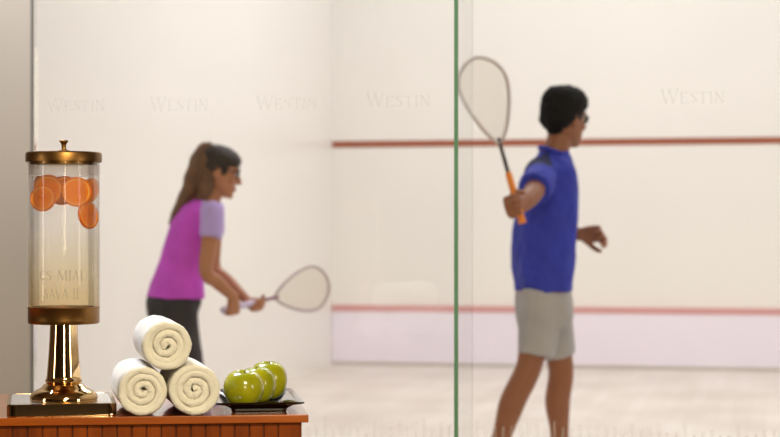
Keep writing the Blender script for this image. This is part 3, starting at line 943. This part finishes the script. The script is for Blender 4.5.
tw = [(169, 322, .06, .10), (171, 314, .105, .145), (174, 302, .122, .162), (178, 284, .110, .152), (182, 264, .092, .130), (187, 245, .092, .132), (194, 226, .096, .148), (200.5, 212, .080, .158), (205.5, 204, .050, .095)]
loft(bm, [(J(x, y), tilt(y)*a, rw*b) for x, y, a, b in tw], 26, 2.25)
shN, shF = J(212.5, 213, -.150), J(213, 210, .150)
def grip_hand(G, el, t, left=False):
    fa = (G-el).normalized(); f = (fa-t*fa.dot(t)).normalized()
    n = f.cross(t) if left else t.cross(f)
    return G-n*.029-f*.062, f, t, n
elN = J(206.5, 272, -.20)
wrN, f_, t_, n_ = grip_hand(B+ax*.040, elN, ax)
limb(bm, [shN, shN.lerp(elN, .5), elN, elN.lerp(wrN, .4), wrN], [.043, .038, .033, .032, .023])
hand(bm, wrN, f_, t_, n_, .9)
elF = J(214, 268, .20)
wrF, f_, t_, n_ = grip_hand(B+ax*.205, elF, ax, True)
limb(bm, [shF, shF.lerp(elF, .5), elF, elF.lerp(wrF, .4), wrF], [.043, .038, .033, .032, .023])
hand(bm, wrF, f_, t_, n_, .9)
hips = (J(176, 310, -.085), J(176, 310, .085)); kns = (J(191, 386, -.20), J(191, 386, .22)); ans = (PZ(170, D-.38, .085), PZ(172, D+.40, .085))
for hp, kn, an in zip(hips, kns, ans):
    limb(bm, [hp, hp.lerp(kn, .5), kn, kn.lerp(an, .32)-fw_*.015, kn.lerp(an, .65), an], [.088, .072, .052, .050, .038, .032])
body = put(fuse('body', bm, .0045, M['skin_w'], smooth=3), woman)
hd.eyes(woman)
# hair: a cap drawn back to the crown, a fringe, the ponytail
bm = bmesh.new()
loft(bm, [(hd(0, y, z)  , hd.r*w_, hd.f*h_) for z, y, w_, h_ in ((-.06, -.052, .040, .030), (-.035, -.044, .056, .046), (-.005, -.034, .072, .062), (.025, -.020, .077, .076), (.05, -.001, .078, .095), (.08, -.004, .074, .094), (.105, -.008, .058, .076), (.122, -.010, .036, .048), (.128, -.010, .014, .02))], 26, 2.2)
for e in (-1, 1): ball(bm, hd(e*.066, .020, .020), .012, .022, .036, hd.R, 12)
for k in range(9): ball(bm, hd((k-4)*.013, .083-.0011*(k-4)**2, .058), .015, .013, .024, hd.R, 8)
cap = put(fuse('hair', bm, .005, M['hair_w'], smooth=3, noise=(90, .003, .4)), woman)
bm = bmesh.new()
limb(bm, [J(211, 156), J(206.0, 150.5, .0), J(202.5, 163), J(199.5, 178), J(192, 195), J(181, 211, -.03), J(171.5, 223, -.05)], [.042, .043, .062, .064, .052, .040, .014], 6, 20)
limb(bm, [J(206, 160, -.02), J(196, 172, -.03), J(188, 192, -.03), J(174, 217, -.07)], [.04, .044, .036, .014], 6, 14)
limb(bm, [J(208, 165, .02), J(204, 182, .03), J(196, 198, .03), J(186, 210, .03)], [.045, .042, .034, .010], 6, 14)
limb(bm, [J(209, 160, -.03), J(209, 175, -.045), J(206, 189, -.055), J(197, 204, -.075)], [.040, .036, .032, .012], 6, 14)
tl = put(fuse('ponytail', bm, .006, M['tail_w'], smooth=3, noise=(55, .005, .22)), woman)
bm = bmesh.new()
cc = J(208.5, 155); dd_ = (J(204, 160)-J(213, 152)).normalized(); u_, v_ = frame(dd_)
tube(bm, [cc+u_*(.045*cos(t))+v_*(.045*sin(t)) for t in [2*pi*i/24 for i in range(24)]], .006, 8, closed=True)
hb = link('hair_band', bm, M['charcoal'], None, True); hb.parent = tl; hb.matrix_parent_inverse = Matrix.Identity(4)
hd.glasses(woman)
# top
bm = bmesh.new()
sj = [(175.5, 298, .134, .172), (178, 285, .122, .164), (182, 265, .106, .144), (186.5, 246, .103, .144), (193.5, 227, .107, .158), (200, 213, .092, .168), (204, 206, .064, .130), (206.5, 202, .052, .075)]
loft(bm, [(J(x, y), tilt(y)*a, rw*b) for x, y, a, b in sj], 28, 2.25)
for sh, el in ((shN, elN), (shF, elF)):
    sl = sh.lerp(el, .42)
    ball(bm, sh, .053); flat_limb(bm, [sh, sh.lerp(sl, .5), sl], [.053, .053, .052])
top = fuse('sports_top', bm, .008, M['magenta'], smooth=4, noise=(8, .007, .8))
qa, qb, qc = J(209, 203, -.10), shN, shN.lerp(elN, .5)
qd, qe, qf = J(209, 202, .10), shF, shF.lerp(elF, .5)
paint(top, (M['magenta'], M['lilac']), lambda c: 1 if min(seg_dist(c, qa, qb)-.010, seg_dist(c, qb, qc), seg_dist(c, qd, qe)-.010, seg_dist(c, qe, qf)) < .066 and (c-J(203, 212)).dot(RT) > 0.004 else 0)
put(top, woman)
# leggings
bm = bmesh.new()
loft(bm, [(J(x, y), tilt(y)*a, rw*b) for x, y, a, b in ((175, 292, .118, .158), (174, 302, .129, .168), (172.5, 313, .120, .158), (172, 326, .09, .135))], 26, 2.25)
for hp, kn, an in zip(hips, kns, ans):
    limb(bm, [hp, hp.lerp(kn, .5), kn, kn.lerp(an, .32)-fw_*.015, kn.lerp(an, .65), an.lerp(kn, .08)], [.100, .083, .062, .058, .046, .040])
put(fuse('leggings', bm, .008, M['charcoal'], smooth=3, noise=(9, .005, .6)), woman)
for an in ans: shoe(woman, an, fw_)


# ------------------------------------------------------------------ light
def area(name, loc, rot, sx, sy, power, col=(1, 1, 1), spread=180):
    l = bpy.data.lights.new(name, 'AREA'); l.shape = 'RECTANGLE'; l.size = sx; l.size_y = sy
    l.energy = power; l.color = col; l.spread = radians(spread)
    o = bpy.data.objects.new(name, l); COL.objects.link(o); o.location = loc; o.rotation_euler = rot
    return o
WHITE = (.99, 1, 1.03)
for y, x, p in ((6.4, -1.5, 7), (6.4, 1.8, 10), (10.0, -1.1, 69), (10.0, 1.8, 49), (12.0, -1.0, 66), (12.0, 1.8, 7)):
    area('court_ceiling_lamp', (x, y, H-.03), (0, 0, 0), 1.5, .5, p, WHITE)
WARM = (1, .87, .57)
area('lobby_downlight', (.35, .6, 2.9), (radians(38), 0, radians(10)), .7, .5, 138, WARM)
area('added_rear_light', (1.9, -3.6, 1.7), (radians(90), 0, radians(22)), .8, 1.5, 105, WARM)  # added, unseen: warm panel that puts upright bands into the brass
area('added_side_light', (4.1, 1.6, 1.6), (radians(90), 0, radians(90)), .8, 1.6, 40, (1, .92, .8))  # added tall light, no window here: gives the metal something to reflect
area('added_side_light', (-4.3, .6, 1.6), (radians(90), 0, radians(-90)), .5, 1.6, 30, (1, .92, .8))  # its added counterpart on the left, likewise unseen
area('added_cool_fill', (-1.9, 4.05, 2.93), (radians(-16), radians(-14), 0), .9, .5, 98, (.84, .94, 1.12))  # added cool fill over the counter, imitates court glow on the towel tops

w = bpy.data.worlds.new('World'); S.world = w; w.use_nodes = True
w.node_tree.nodes['Background'].inputs[0].default_value = (1, .95, .9, 1)
w.node_tree.nodes['Background'].inputs[1].default_value = .05

# ------------------------------------------------------------------ camera
cd = bpy.data.cameras.new('camera'); cam = bpy.data.objects.new('camera', cd); COL.objects.link(cam)
cam.location = CAM; cam.rotation_euler = (radians(90), 0, YAW)
cd.sensor_width = 36; cd.lens = 36*F/780
cd.shift_y = (HOR-218.5)/780
cd.clip_end = 100
cd.dof.use_dof = True; cd.dof.focus_distance = 3.47; cd.dof.aperture_fstop = 5.4
S.camera = cam
S.view_settings.view_transform = 'Standard'; S.view_settings.look = 'None'
S.view_settings.gamma = 1; S.view_settings.exposure = 0
S.cycles.max_bounces = 14; S.cycles.transparent_max_bounces = 32
S.cycles.diffuse_bounces = 7; S.cycles.glossy_bounces = 6
S.cycles.sample_clamp_indirect = 6
S.cycles.use_denoising = True
